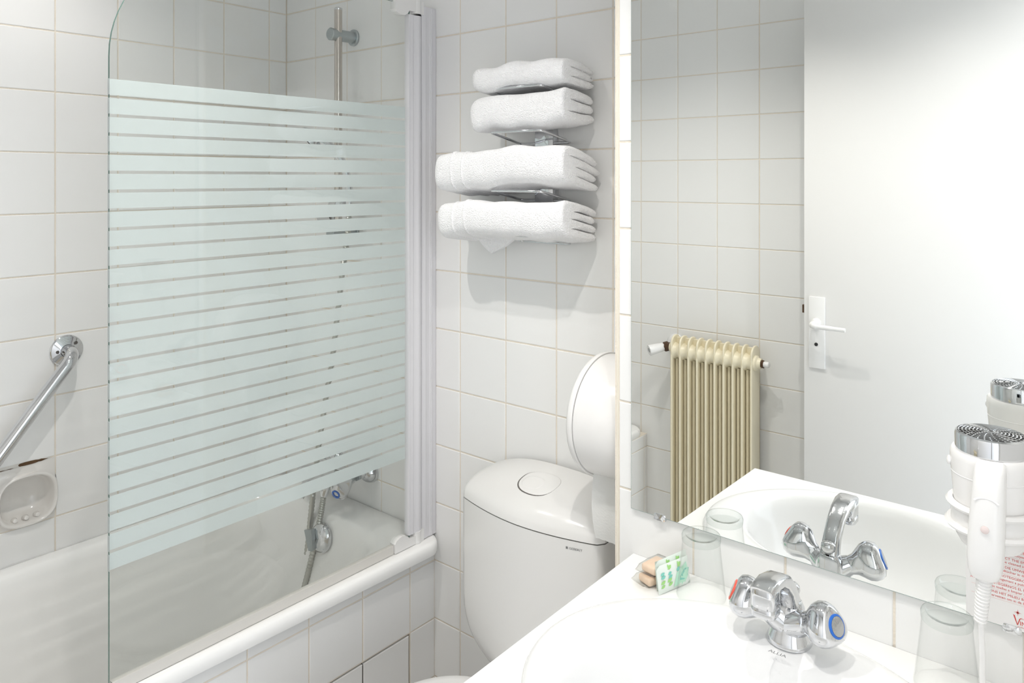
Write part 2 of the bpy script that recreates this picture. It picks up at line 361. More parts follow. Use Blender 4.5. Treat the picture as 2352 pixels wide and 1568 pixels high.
m = MB(); m.add([(0.309, -0.145, 0.513), (0.339, -0.139, 0.523), (0.354, -0.148, 0.501), (0.346, -0.145, 0.467), (0.331, -0.145, 0.464), (0.309, -0.152, 0.513), (0.339, -0.152, 0.523), (0.354, -0.159, 0.501), (0.346, -0.154, 0.467), (0.331, -0.154, 0.464)],
    [(0, 1, 2, 3, 4), (9, 8, 7, 6, 5), (0, 5, 6, 1), (1, 6, 7, 2), (2, 7, 8, 3), (3, 8, 9, 4), (4, 9, 5, 0)]); m.build('overflow_lever', GREYMET, ov)
MB().lathe([(.033, 0), (.033, .003), (.024, .005), (.0, .005)], (.345, -.33, .1535), n=32, cap1=False).build('drain', CHROME, tb)

# ------------------------------------------------------------------ glass bath screen with frosted stripes
XG0, XG1, YG0, YG1, ZG0, ZG1 = 0.657, 0.663, -0.807, -0.090, 0.573, 1.905
bs = thing('bath_screen', 'hinged glass bath screen with frosted stripes and white wall profile', 'bath screen', (0.66, -0.45, 0.556))
rad = 0.215
out = [(YG1, ZG0), (YG0, ZG0), (YG0, ZG1 - rad)] + [(YG0 + rad - rad * math.cos(a), ZG1 - rad + rad * math.sin(a)) for a in [PI / 2 * k / 16 for k in range(1, 17)]] + [(YG1, ZG1)]
n = len(out); m = MB()
m.add([(XG0, y, z) for y, z in out] + [(XG1, y, z) for y, z in out], [tuple(range(n)), tuple(range(2 * n - 1, n - 1, -1))], 0)
m.add([(XG0, y, z) for y, z in out] + [(XG1, y, z) for y, z in out], [(i, (i + 1) % n, n + (i + 1) % n, n + i) for i in range(n)], 1)
m.build('glass_panel', [GLASS, GEDGE], bs)
PITCH = 0.03379; ztop = 1.6497
sm = {}
for k in range(26):
    z1 = ztop if k == 0 else 1.6184 - PITCH * (k - 1) - 0.0029
    z0 = 1.6184 - PITCH * k + 0.0029 if k < 25 else 0.775
    key = round(z1 - z0, 5); zc = (z0 + z1) / 2
    if key not in sm:
        o = MB().box(XG0 - .0006, XG0 - .0002, YG0 - .0006, -.100, zc - key / 2, zc + key / 2).box(XG0 - .0002, XG1, YG0 - .0006, YG0 - .0002, zc - key / 2, zc + key / 2).build('frosted_stripe', FROST, bs); sm[key] = (o, zc)
    else:
        b, z0_ = sm[key]; o = b.copy(); COL.objects.link(o); o.location = b.location + Vector((0, 0, zc - z0_))
# wall profile: ribbed extrusion against the wall, and the swinging profile
def prof(y0, y1, ribs, x0, x1):
    pts = [(x0, y0), (x0, y1)]
    n = 40
    for k in range(n + 1):
        y = y1 + (y0 - y1) * k / n; x = x1
        for c, w, h in ribs: x += h * math.exp(-((y - c) / w) ** 2)
        pts.append((x, y))
    return pts
m = MB(); P = prof(-.001, -.0520, [(-.016, .0016, .0016), (-.021, .0016, .0016), (-.040, .006, .0015)], .637, .6655)
m.loft([[(x, y, z) for x, y in P] for z in (0.558, 1.908)], True, True, True, smooth=True); m.build('wall_profile', PROF, bs)
m = MB(); P = prof(-.0565, -.097, [(-.066, .008, .0035), (-.085, .002, .0008)], .652, .6680)
m.loft([[(x, y, z) for x, y in P] for z in (0.585, 1.880)], True, True, True, smooth=True); m.build('hinge_profile', PROF, bs)
MB().box(.640, .664, -.0565, -.052, .575, 1.895).build('profile_seal', RUBBER, bs)
for z0, s in ((1.876, 1), (0.590, -1)):
    m = MB(); q = [(-.143, 0), (-.143, .016), (-.1385, .0225), (-.130, .027), (-.120, .0285), (-.110, .027), (-.101, .021), (-.097, .014), (-.06, .014), (-.06, -.022), (-.143, -.022)]
    w = [(y, 1.9025 - zz) if s > 0 else (y, max(.557, .5635 + zz)) for y, zz in q]
    m.loft([[(x, y, z) for y, z in w] for x in (.650, .6695)], True, True, True, smooth=False)
    zz = (1.885, 1.930) if s > 0 else (.556, .586)
    m.lathe([(.013, 0), (.013, zz[1] - zz[0])], (.660, -.066, zz[0]), n=24); m.box(.648, .6685, -.064, -.046, zz[0], zz[1] - (.010 if s > 0 else 0))
    m.build('hinge_cap', PLAST, bs)
MB().box(.6545, .6655, YG0 + .004, -.145, .5565, .5775).build('bottom_seal', CAULK, bs)

# ------------------------------------------------------------------ shower rail, hand shower, hose, bath mixer
sr = thing('shower_rail', 'brushed steel shower rail on the tiled wall behind the screen', 'shower rail', (.3386, -.06, 1.30))
m = MB(); m.tube([(.3386, -.06, 1.285), (.3386, -.06, 1.944)], .0110, 24); m.build('bar', STEEL, sr)
MB().lathe([(.0112, 0), (.0116, .001), (.0116, .005), (.009, .007), (0, .007)], (.3386, -.06, 1.942), n=24, cap1=False).build('end_cap', CHROME, sr)
for z in (1.873, 1.318):
    m = MB(); m.lathe([(.0235, .001), (.0235, .006), (.0215, .008), (.0165, .008), (.0165, .078), (.0175, .0785), (.0175, .084), (.0155, .086), (.0, .086)], (.3340, 0, z), (0, -1, 0), 36, cap1=False); m.build('bracket', GREYMET, sr)
m = MB(); m.rbox(.318, .362, -.083, -.040, 1.372, 1.408, .008); m.lathe([(.020, 0), (.021, .01), (.020, .045), (.014, .050), (0, .051)], (.32, -.064, 1.372), (-1, -.25, -.05), 24, cap1=False)
m.lathe([(.012, 0), (.0165, .03), (.0185, .055), (.013, .056)], (.352, -.07, 1.395), (.9, -.45, .1), 20); m.build('slider', CHROMEW, sr)
hs = thing('hand_shower', 'chrome hand shower with dark spray face hung on the rail behind the stripes', 'hand shower', (.435, -.10, 1.43))
m = MB(); m.tube(bez([(.435, -.098, 1.395), (.440, -.102, 1.44), (.437, -.115, 1.50), (.425, -.14, 1.545), (.402, -.162, 1.568)]), [.0095] * 8 + [.0105] * 12 + [.0115] * 12 + [.013] * 9, 16); m.build('handle', CHROME, hs)
m = MB(); A = (-.45, -.62, -.64); m.lathe([(.0, -.020), (.018, -.018), (.031, -.008), (.036, .004), (.0345, .010)], (.383, -.186, 1.578), A, 32, cap0=False); hd = m.build('head', CHROME, hs)
MB().lathe([(.0315, .0095), (.0315, .0112), (0, .0112)], (.383, -.186, 1.578), A, 28, cap1=False).build('spray_face', RUBBER, hd)
def hose_mesh():
    pts = bez([(.434, -.098, 1.398), (.424, -.092, 1.345), (.405, -.086, 1.28), (.388, -.082, 1.23), (.368, -.082, 1.12), (.345, -.084, .98), (.318, -.09, .84), (.304, -.105, .70), (.302, -.118, .60), (.289, -.125, .46), (.272, -.133, .33), (.262, -.15, .235), (.262, -.175, .196), (.275, -.205, .185), (.292, -.195, .205), (.302, -.165, .30), (.322, -.142, .42), (.339, -.125, .53), (.346, -.113, .612)], 26)
    rs = [.0076 + .0009 * (1 if k % 2 else -1) for k in range(len(pts))]
    return pts, rs
pts, rs = hose_mesh(); m = MB(); m.tube(pts, rs, 12)
ho = m.build('shower_hose', HOSE); tag(ho, 'ribbed chrome shower hose looping down into the bathtub', 'hose')
bt = thing('bath_mixer', 'chrome bath mixer tap with red and blue dots above the tub end', 'tap', (.333, -.06, .65))
m = MB(); m.tube([(.262, -.062, .652), (.40, -.062, .652)], .0195, 24)
m.lathe([(.014, 0), (.014, .012), (.012, .045), (.010, .05)], (.346, -.100, .650), (0, -.35, -1), 20)
m.tube(bez([(.333, -.062, .652), (.333, -.12, .650), (.333, -.165, .640), (.333, -.185, .622)]), [.017] * 10 + [.016] * 10 + [.0145] * 11, 18)
m.build('body', CHROME, bt)
for x, pm, lab in ((.407, BLUEP, 'chrome knob with a blue ring'), (.257, REDP, 'chrome knob with a red ring')):
    m = MB(); m.lathe([(.0325, .001), (.0325, .004), (.030, .012), (.024, .022), (.017, .028), (.0125, .03), (.0125, .048)], (x, 0, .655), (0, -1, 0), 36); m.build('wall_rosette', CHROME, bt)
    MB().lathe([(.0145, .044), (.0145, .052)], (x, 0, .655), (0, -1, 0), 6, smooth=False).build('union_nut', GREYMET, bt)
    ax = (.22 if x > .3 else -.5, -.85, -.30)
    m = MB(); m.lathe([(.013, 0), (.015, .018), (.021, .040), (.0245, .056), (.023, .066), (.017, .071), (0, .0725)], (x - (.012 if x > .3 else -.012), -.058, .652), ax, 30, cap1=False, lobes=3, lamp=.07); kn = m.build('knob', CHROME, bt); kn['label'] = lab
    MB().lathe([(.0115, .0722), (.0125, .0732), (.0085, .0738), (.0085, .0722)], (x - (.012 if x > .3 else -.012), -.058, .652), ax, 24, cap0=False, cap1=False).build('colour_ring', pm, kn)

# ------------------------------------------------------------------ grab bar, soap dish
gb = thing('grab_bar', 'slanting chrome grab bar fixed to the tiled wall beside the tub', 'grab bar', (0, -.80, .85))
g0 = Vector((0, -.636, 1.0425)); g1 = Vector((0, -.935, .665))
d = (g1 - g0).normalized(); path = [g0 + Vector((.004, 0, 0))]
for a in [PI / 2 * k / 10 for k in range(11)]: path.append(g0 + Vector((.024 + .036 * math.sin(a), 0, 0)) + d * .036 * (1 - math.cos(a)))
for a in [PI / 2 * k / 10 for k in range(11)]: path.append(g1 + Vector((.024 + .036 * math.cos(a), 0, 0)) - d * .036 * (1 - math.sin(a)))
path.append(g1 + Vector((.004, 0, 0)))
MB().tube(path, .0155, 24).build('bar', CHROME, gb)
for g in (g0, g1):
    m = MB(); m.lathe([(.0385, .0005), (.0385, .0035), (.0355, .006), (.020, .0075), (.017, .010), (.016, .010)], g, (1, 0, 0), 40, cap1=False); fo = m.build('flange', CHROME, gb)
    for sy, sz in ((.020, .017), (-.022, .0),(.002, -.028)): MB().lathe([(.0042, .005), (.0042, .0082), (.003, .009), (.0022, .0078), (0, .0078)], g + Vector((0, sy, sz)), (1, 0, 0), 14, cap1=False).build('screw', SEAM, fo)
sd = thing('soap_dish', 'recessed white ceramic soap dish set in the tiled wall', 'soap dish', (0, (SOAP[0] + SOAP[1]) / 2, (SOAP[2] + SOAP[3]) / 2))
cy_, cz_ = (SOAP[0] + SOAP[1]) / 2 + .013, (SOAP[2] + SOAP[3]) / 2 - .012
n = 64
def soapring(ry, rz, x, sq=.72, dz=0.0):
    r = []
    for k in range(n):
        a = 2 * PI * k / n + PI / 4; c, s_ = math.cos(a), math.sin(a)
        r.append((x, cy_ + ry * math.copysign(abs(c) ** sq, c), cz_ + dz + rz * math.copysign(abs(s_) ** sq, s_)))
    return r
sq = []
ym, zm, hw = (SOAP[0] + SOAP[1]) / 2, (SOAP[2] + SOAP[3]) / 2, .0735
for k in range(n):
    a = 2 * PI * k / n + PI / 4; c, s_ = math.cos(a), math.sin(a); t = hw / max(abs(c), abs(s_)); sq.append((0, ym + c * t, zm + s_ * t))
m = MB(); m.loft([[(-.006, y, z) for _, y, z in sq], sq, soapring(.068, .064, .0005), soapring(.066, .0625, .007), soapring(.0635, .060, .0105), soapring(.0605, .057, .010), soapring(.0575, .054, .003), soapring(.055, .051, -.012), soapring(.050, .046, -.032), soapring(.040, .036, -.044), soapring(.02, .018, -.048), soapring(.004, .004, -.049)], True, False, True)
m.build('basin', SOAPC, sd, 75)
for k in (-1, 0, 1):
    MB().lathe([(.0, -.012), (.005, -.010), (.0075, 0), (.005, .010), (0, .012)], (-.012, cy_ + .024 * k, cz_ - .0475), (1, 0, .25), 14, cap0=False, cap1=False).build('soap_ridge', SOAPC, sd)
m = MB()
z = SOAP[3]; pr_ = []
st = [(-.8106, .0045), (-.78, .0042), (-.75, .0046), (-.735, .0040), (-.715, .0046), (-.70, .0038), (-.685, .0035), (-.672, .0012)]
m.loft([[(.0006, y, z - w), (.0016, y, z), (.0006, y, z + w)] for y, w in st], False, mi=0); m.build('caulk_bead', CAULK, wl)
m = MB(); st = [(-.742, .0005), (-.739, .0034), (-.728, .0042), (-.715, .0042), (-.705, .0038), (-.698, .0024), (-.692, .003), (-.684, .0012), (-.678, .0004)]
m.loft([[(.0014, y, z - w), (.0022, y, z), (.0014, y, z + w)] for y, w in st], False); m.build('mould_stain', MOULD, wl)
m = MB(); st = [(-.8106, .0006), (-.80, .0013), (-.79, .0004), (-.778, .001), (-.768, .0003), (-.758, .0008), (-.752, .0002)]
m.loft([[(.0016, y, z - .0035 - w), (.0022, y, z - .0035), (.0016, y, z - .0035 + w)] for y, w in st], False); m.build('mould_stain', MOULD, wl)

# ------------------------------------------------------------------ towel rack and towels
rk = thing('towel_rack', 'chrome wall rack with wire loops holding four folded towels', 'towel rack', (1.03, -.01, 1.34))
m = MB(); m.rbox(1.005, 1.056, -.021, -.001, 1.335, 1.705, .0012); m.build('back_plate', CHROME, rk)
LOOPS = [1.6685, 1.6125, 1.5735, 1.4450, 1.3500]
for zf in LOOPS:
    zb = zf - .0225; r = .010; pts = []
    cs = [(.962, -.016, zb), (.962, -.125, zf), (1.103, -.125, zf), (1.103, -.016, zb)]
    for i, c in enumerate(cs):
        c = Vector(c); a = Vector(cs[i - 1]); b = Vector(cs[(i + 1) % 4]); da = (a - c).normalized() * r; db = (b - c).normalized() * r
        for k in range(6):
            t = k / 5; pts.append((1 - t) ** 2 * (c + da) + 2 * t * (1 - t) * c + t * t * (c + db))
    MB().tube(pts, .0030, 10, closed=True).build('wire_loop', CHROME, rk)

def towel(label, x0, x1, yb, yf, zt_f, zb_f, zt_b, zb_b, nl, bands=(), droop=0.0, flap=False, seed=1, roll=False):
    rnd = random.Random(seed)
    def mp(s, t, q=0.0):
        y = yb + (yf - yb) * s; zt = zt_b + (zt_f - zt_b) * s; zb = zb_b + (zb_f - zb_b) * s
        bow = .005 * math.sin(PI * min(1, s * 1.1)) * (t - .2)
        return (y, zb + (zt - zb) * t + bow)
    out = []
    g = .016; tips = [rnd.uniform(0.0, .12) for _ in range(nl)]; tips[0] = .06
    dep = [rnd.uniform(.62, .80) for _ in range(nl)]
    sg = [rnd.uniform(-.03, .03) for _ in range(nl)]
    for k in range(nl):
        a, b = k / nl + g, (k + 1) / nl - g; s0 = tips[k]; hw = (b - a) / 2
        for j in range(7):
            th = -PI / 2 + PI * j / 6
            out.append(mp(s0 + .10 * (1 - math.cos(th)), (a + b) / 2 + hw * math.sin(th)))
        if k < nl - 1:
            bb = (k + 1) / nl
            for s in (.25, .42): out.append(mp(s, bb - g * .8 + sg[k] * s))
            out.append(mp(dep[k], bb + sg[k]))
            for s in (.42, .25): out.append(mp(s, bb + g * .8 + sg[k] * s))
    for s in (.25, .4, .55, .68, .78): out.append(mp(s, 1.0))
    for j in range(0, 13):
        th = PI / 2 - PI * j / 12
        out.append(mp(.80 + .20 * abs(math.cos(th)) ** .75, .5 + .5 * math.copysign(abs(math.sin(th)) ** .8, math.sin(th))))
    for s in (.78, .68, .55, .4, .25): out.append(mp(s, 0.0))
    n = len(out); cy = sum(p[0] for p in out) / n; cz = sum(p[1] for p in out) / n
    nrm = []
    for i in range(n):
        a, b = out[i - 1], out[(i + 1) % n]; dy, dz = b[0] - a[0], b[1] - a[1]; l = math.hypot(dy, dz) or 1; nrm.append((dz / l, -dy / l))
    # outward normals
    if sum(nrm[i][0] * (out[i][0] - cy) + nrm[i][1] * (out[i][1] - cz) for i in range(n)) < 0: nrm = [(-a, -b) for a, b in nrm]
    L = x1 - x0; xs = [x0, x0 + .0015, x0 + .005, x0 + .011, x0 + .019, x0 + .028]
    k = 30; xs += [x0 + .034 + (L - .044) * i / k for i in range(k + 1)] + [x1 - .006, x1 - .003, x1 - .001, x1]
    for b in bands: xs += [b - .005, b - .003, b - .0015, b, b + .0015, b + .003, b + .005]
    xs = sorted(set(round(x, 5) for x in xs)); rings = []
    for x in xs:
        u = (x - x0) / L; e = min(1.0, (x - x0) / .045); sc = (1 - (1 - e) ** 2.4) ** .5 if e < 1 else 1.0; sc = .12 + .88 * sc
        inset = {0: .0065, 1: .0035, 2: .0012}.get([i for i, q in enumerate((x1, x1 - .001, x1 - .003)) if abs(q - x) < 1e-6][0] if any(abs(q - x) < 1e-6 for q in (x1, x1 - .001, x1 - .003)) else 9, 0.0)
        rid = sum(.0022 * math.exp(-((x - b) / .0018) ** 2) - .0008 * math.exp(-((x - b - .005) / .003) ** 2) for b in bands)
        sag = -droop * (1 - u) ** 2 + .0025 * math.sin(u * 9 + seed); wob = .0015 * math.sin(u * 17 + seed * 2)
        fat = 1 + .10 * droop / .02 * (1 - u) ** 2 if droop else 1.0
        rg = []
        for i, (y, z) in enumerate(out):
            off = rid - inset + .0012 * math.sin(x * 70 + i * .55 + seed)
            yy = cy + (y - cy) * sc + nrm[i][0] * off; zz = cz + (z - cz) * sc * fat + nrm[i][1] * off + sag + wob * (1 if y < cy else .3)
            rg.append((x, min(yy, -.0045 if x > .70 else -.0045), zz))
        rings.append(rg)
    m = MB(); m.loft(rings, True, True, False)
    tri = tessellate_polygon([[Vector((p[1], p[2], 0)) for p in rings[-1]]]); m.add(rings[-1], [tuple(t) for t in tri], 0, False)
    if flap:
        a = [(x1 - L * .88, -.052, zb_b + .022), (x1 - L * .76, -.054, zb_b - .018), (x1 - L * .70, -.054, zb_b - .032), (x1 - L * .62, -.053, zb_b - .018), (x1 - L * .50, -.050, zb_b + .012), (x1 - L * .5, -.050, zb_b + .03), (x1 - L * .88, -.052, zb_b + .045)]
        m.loft([[(x, y + dy, z) for x, y, z in a] for dy in (-.006, .006)], True, True, True)
    o = m.build('folded_towel', TERRY, None, 80)
    tag(o, label, 'towel', 'white towels on the chrome rack')
    return o
towel('small folded white towel on top of the chrome rack', .897, 1.168, -.012, -.142, 1.7240, 1.6720, 1.703, 1.664, 3, droop=.006, seed=3)
towel('small folded white towel second from top of the rack', .888, 1.168, -.012, -.140, 1.6580, 1.5860, 1.638, 1.584, 3, droop=.008, seed=5)
towel('larger ribbed white towel below the empty wire loop', .790, 1.180, -.012, -.156, 1.5460, 1.4660, 1.506, 1.444, 4, (.868, .903), droop=.020, seed=8)
towel('larger ribbed white towel at the bottom of the rack', .793, 1.174, -.012, -.150, 1.4280, 1.3540, 1.399, 1.330, 4, (.868, .903), droop=.012, flap=True, seed=11)

# ------------------------------------------------------------------ toilet
to = thing('toilet', 'white toilet with plastic cistern and domed cistern lid', 'toilet', (1.08, -.30, 0))
CX, HW = 1.0795, .1875
def cist_ring(z, hw, dy=0.0, n=40):
    """plan outline: flat back, bulged front"""
    r = []
    for k in range(n + 1):
        t = -1 + 2 * k / n; t2 = math.copysign(abs(t) ** .92, t)
        y = -(.146 + .036 * (1 - t2 * t2)) + dy
        if abs(t) > .93: y += .012 * ((abs(t) - .93) / .07) ** 2
        r.append((CX + hw * t, y, z))
    return r + [(CX + hw, -.012, z), (CX - hw, -.012, z)]
m = MB(); R = []
for z, hw in ((.7600, HW), (.7585, HW), (.70, HW), (.62, HW), (.56, HW), (.525, HW - .001), (.500, HW - .006), (.478, HW - .014), (.460, HW - .026), (.445, HW - .042), (.432, HW - .062), (.424, HW - .086), (.419, HW - .115), (.417, HW - .15)):
    R.append(cist_ring(z, hw, .004 * max(0, (.56 - z) / .14)))
m.loft(R, True, True, True); ci = m.build('cistern', PLASTG, to, 50)
m = MB(); m.loft([cist_ring(.7625, HW - .0025, .0025), cist_ring(.7600, HW - .0025, .0025)], True, True, True); m.build('lid_seam', SEAM, to)
def lidz(x, v):
    t = min(1, abs(x - CX) / HW); ztop = .800 + .031 * (1 - t ** 2.6)
    return .7625 + (ztop - .7625) * (1 - (1 - v) ** 2.5) ** (.36 + .22 * (1 - t))
base = cist_ring(.7625, HW)[:41]; V = [0, .01, .03, .06, .1, .16, .24, .34, .46, .6, .75, .9, 1.0]
m = MB(); m.loft([[(x, y + (-.012 - y) * v, lidz(x, v)) for x, y, z in base] for v in V], False)
m.add([(x, -.012, lidz(x, 1)) for x, y, z in base] + [(x, -.012, .7625) for x, y, z in base], [(i, i + 1, 42 + i, 41 + i) for i in range(40)])
for q in (base[0], base[-1]):
    L = [(q[0], q[1] + (-.012 - q[1]) * v, lidz(q[0], v)) for v in V]; m.add(L + [(q[0], -.012, .7625)], [tuple(range(len(L) + 1))])
m.build('cistern_lid', PLASTG, to, 50)
def lid_at(x, y):
    t = min(1, abs(x - CX) / HW); t2 = t ** .92; yf = -(.146 + .036 * (1 - t2 * t2)); v = (y - yf) / (-.012 - yf); return lidz(x, max(0, min(1, v)))
def cap_on_lid(cx, cy, rx, ry, h, e=.8):
    R = []
    for s in (1.0, 1.0, .985, .95, .8, .5, .2, .02): R.append([(x, y, 0) for x, y, _ in ellipse(cx, cy, rx * s, ry * s, 0, 40, e)])
    H = (-.004, h * .4, h * .85, h, h, h, h, h)
    return [[(x, y, lid_at(x, y) + H[i]) for x, y, _ in r] for i, r in enumerate(R)]
m = MB(); m.loft(cap_on_lid(1.078, -.100, .0465, .0385, .0004), True, False, True); m.build('button_gap', SEAM, to)
m = MB(); m.loft(cap_on_lid(1.0795, -.099, .0455, .0375, .0012), True, False, True); bu = m.build('flush_button', PLASTG, to, 60)
m = MB(); m.loft(cap_on_lid(1.068, -.106, .026, .0200, .0016), True, False, True); m.build('half_flush_button', PLASTG, bu, 60)
m = MB()
ty = lambda x: -(.146 + .036 * (1 - (abs(x - CX) / HW) ** 1.84)) - .0006
put_text(m, 'GEBERIT', .0062, (1.2035, 0, .7435), (1, 0, 0), (0, 0, 1), width=.0265)
m.add([(1.1968, 0, .7433), (1.2008, 0, .7433), (1.2008, 0, .7478), (1.1968, 0, .7478)], [(0, 1, 2, 3)])
m.v = [(x, ty(x), z) for x, y, z in m.v]; m.build('lettering', GREYINK, to)
# bowl, seat lid, wall outlet
m = MB(); R = []
for z, rx, ry, cy in ((0.0, .105, .20, -.36), (.02, .10, .195, -.36), (.10, .10, .19, -.36), (.20, .115, .20, -.385), (.28, .145, .225, -.415), (.34, .168, .24, -.43), (.385, .178, .247, -.437), (.397, .178, .247, -.437)):
    R.append(ellipse(1.08, cy, rx, ry, z, 64, .88))
m.loft(R, True, True, True); m.build('bowl', PORC, to)
m = MB(); R = [ellipse(1.08, -.432, .180 * s, .225 * s, z, 64, .84) for z, s in ((.398, .985), (.402, 1.0), (.412, 1.0), (.4165, .99), (.4175, .97))]; m.loft(R, True, True, True); m.build('seat_ring', PLAST, to)
m = MB(); R = [ellipse(1.08, -.432, .182 * s, .227 * s, z, 64, .84) for z, s in ((.419, .98), (.4215, .997), (.428, 1.0), (.435, .992), (.4385, .965), (.440, .90), (.4405, .5), (.4405, .02))]; m.loft(R, True, True, True); m.build('seat_lid', PLAST, to)
m = MB(); m.rbox(.985, 1.175, -.232, -.10, .30, .405, .02, seg=4); m.build('rear_shelf', PORC, to)
for x in (1.03, 1.13): MB().tube(bez([(x, -.205, .405), (x, -.195, .425), (x, -.17, .43)]), .028, 20).build('seat_hinge', PLAST, to)
m = MB(); m.rbox(.944, .972, -.050, -.001, .395, .462, .004); m.lathe([(.0075, 0), (.0075, .006), (0, .006)], (.958, -.05, .445), (0, -1, 0), 18, cap1=False); m.build('fixing_bracket', PLASTG, to)

# ------------------------------------------------------------------ toilet paper dispenser and paper
pd = thing('paper_dispenser', 'round white toilet paper dispenser above the cistern', 'dispenser', (XCOR, -.120, 1.012))
oy, oz = -.1205, 1.012
m = MB(); m.lathe([(.108, 0.001), (.1125, .03), (.1145, .07), (.1150, .1005)], (XCOR, oy, oz), (-1, 0, 0), 72); m.build('drum', PLAST, pd)
MB().lathe([(.1135, .1005), (.1135, .1018)], (XCOR, oy, oz), (-1, 0, 0), 72).build('cover_seam', SEAM, pd)
MB().lathe([(.1170, .1018), (.1178, .104), (.1178, .1105), (.115, .1150), (.105, .1200), (.07, .1235), (.0, .125)], (XCOR, oy, oz), (-1, 0, 0), 72, cap1=False).build('cover', PLAST, pd)
m = MB(); R = []
for z, y, xl in ((.930, -.166, 1.2640), (.905, -.170, 1.2635), (.88, -.174, 1.2632), (.85, -.176, 1.2632), (.82, -.174, 1.2645), (.80, -.171, 1.2660), (.786, -.168, 1.2675)):
    R.append([(xl + (1.352 - xl) * k / 12, y + .003 * math.sin(k / 12 * PI), z) for k in range(13)])
R[-1] = [(x, y, z - .0035 * k / 12 + (.0009 if k % 2 else 0)) for k, (x, y, z) in enumerate(R[-1])]
m.loft(R, False)
m.loft([[(x, y + .0004, z) for x, y, z in r] for r in R], False)
pp = m.build('toilet_paper', PAPER); tag(pp, 'strip of white toilet paper hanging from the round dispenser', 'toilet paper')

# ------------------------------------------------------------------ mirror
XM0, ZM0 = 1.3970, .9070
mi_ = thing('wall_mirror', 'large frameless mirror on the tiled wall above the washbasin', 'mirror', (1.75, YM, ZM0))
m = MB(); x0, x1, y0, y1, z0, z1 = XM0, XR - .02, YM - .0065, YM - .0005, ZM0, 2.24; b = .0018
m.add([(x0 + b, y0, z0 + b), (x1 - b, y0, z0 + b), (x1 - b, y0, z1 - b), (x0 + b, y0, z1 - b)], [(0, 1, 2, 3)], 0)
o4 = [(x0, y0 + b, z0), (x1, y0 + b, z0), (x1, y0 + b, z1), (x0, y0 + b, z1)]; i4 = [(x0 + b, y0, z0 + b), (x1 - b, y0, z0 + b), (x1 - b, y0, z1 - b), (x0 + b, y0, z1 - b)]; k4 = [(x, y1, z) for x, y, z in o4]
m.loft([i4, o4, k4], True, False, True, 1, False)
m.build('mirror_glass', [MIRROR, MEDGE], mi_)
for x in (1.453, 1.9477):
    m = MB(); m.lathe([(.0105, 0), (.0105, .003), (.008, .0042), (0, .0045)], (x, y0 + .002, ZM0 + .0005), (0, -1, 0), 24, cap1=False)
    m.v = [(a, b_, min(c, ZM0 + .0065) if c > ZM0 else max(c, ZM0 - .004)) for a, b_, c in m.v]; m.rbox(x - .0105, x + .0105, y0 - .001, YM - .0005, ZM0 - .0042, ZM0 - .0003, .0008); m.build('mirror_clip', CHROME, mi_)

# ------------------------------------------------------------------ vanity counter, washbasin
ZT = .829; BX, BY, BRX, BRY = 1.700, -.520, .275, .225
vc = thing('vanity_counter', 'white laminate vanity counter with the oval washbasin let in', 'counter', (1.77, -.51, ZT - .03))
m = MB(); n = 96; YF = -.770
XL = lambda y: 1.3995 + .0085 * (YM - y) / (YM - YF)
def outer(z):
    r = []
    for k in range(n):
        a = 2 * PI * k / n; c, s_ = math.cos(a), math.sin(a); t = 9
        for val, comp in ((XR - .001 - BX, c), (XL(-.5) - BX, c), (YM - .0005 - BY, s_), (YF - BY, s_)):
            if comp * val > 1e-9: t = min(t, val / comp)
        r.append([BX + c * t, BY + s_ * t, z])
    for X, Y in ((XR - .001, YM - .0005), (XL(YM), YM - .0005), (XL(YF), YF), (XR - .001, YF)):
        i = min(range(n), key=lambda i: (r[i][0] - X) ** 2 + (r[i][1] - Y) ** 2); r[i][0] = X; r[i][1] = Y
    for p in r:
        if p[0] < 1.412 and p[1] > YF + .001 and p[1] < YM - .001: p[0] = XL(p[1])
    return [tuple(p) for p in r]
hole = [(x, y, ZT) for x, y, _ in ellipse(BX, BY, .262, .212, 0, n)]
m.loft([[(x, y, ZT - .032) for x, y, z in hole], hole, outer(ZT), outer(ZT - .032), [(x, y, ZT - .032) for x, y, z in hole]], True, smooth=False)
m.build('worktop', LAMIN, vc)
for x in (1.47, 2.02):
    m = MB(); m.box(x - .012, x + .012, -.70, YM - .0005, ZT - .045, ZT - .0325); m.box(x - .012, x + .012, YM - .012, YM - .0005, ZT - .30, ZT - .045); m.tube([(x, -.64, ZT - .045), (x, YM - .01, ZT - .27)], .008); m.build('support_bracket', PLAST, vc)
ba = thing('washbasin', 'white oval ceramic washbasin set into the counter', 'washbasin', (BX, BY, ZT))
m = MB(); R = [ellipse(BX, BY, BRX - .015, BRY - .015, ZT - .006, n), ellipse(BX, BY, BRX, BRY, ZT + .0006, n), ellipse(BX, BY, BRX + .0005, BRY + .0005, ZT + .003, n), ellipse(BX, BY, BRX - .003, BRY - .003, ZT + .0085, n), ellipse(BX, BY, BRX - .010, BRY - .010, ZT + .0120, n), ellipse(BX, BY - .004, BRX - .022, BRY - .020, ZT + .0130, n)]
for rx, ry, cy, z in ((.232, .180, -.541, .0115), (.222, .170, -.5455, .0085), (.214, .161, -.549, .002), (.207, .154, -.552, -.010), (.199, .147, -.553, -.030), (.187, .138, -.553, -.060), (.168, .124, -.552, -.090), (.140, .104, -.551, -.115), (.10, .075, -.55, -.132), (.05, .04, -.55, -.139), (.024, .024, -.55, -.141)):
    R.append(ellipse(BX, cy, rx, ry, ZT + z, n))
m.loft(R, True, False, True)
lo_ = [ellipse(BX, cy, rx + .010, ry + .010, ZT + z - .012, n) for rx, ry, cy, z in ((.207, .154, -.552, -.016), (.187, .138, -.553, -.060), (.14, .104, -.551, -.115), (.03, .03, -.55, -.141))]
m.loft(lo_, True, False, True); m.build('bowl', PORC, ba, 60)
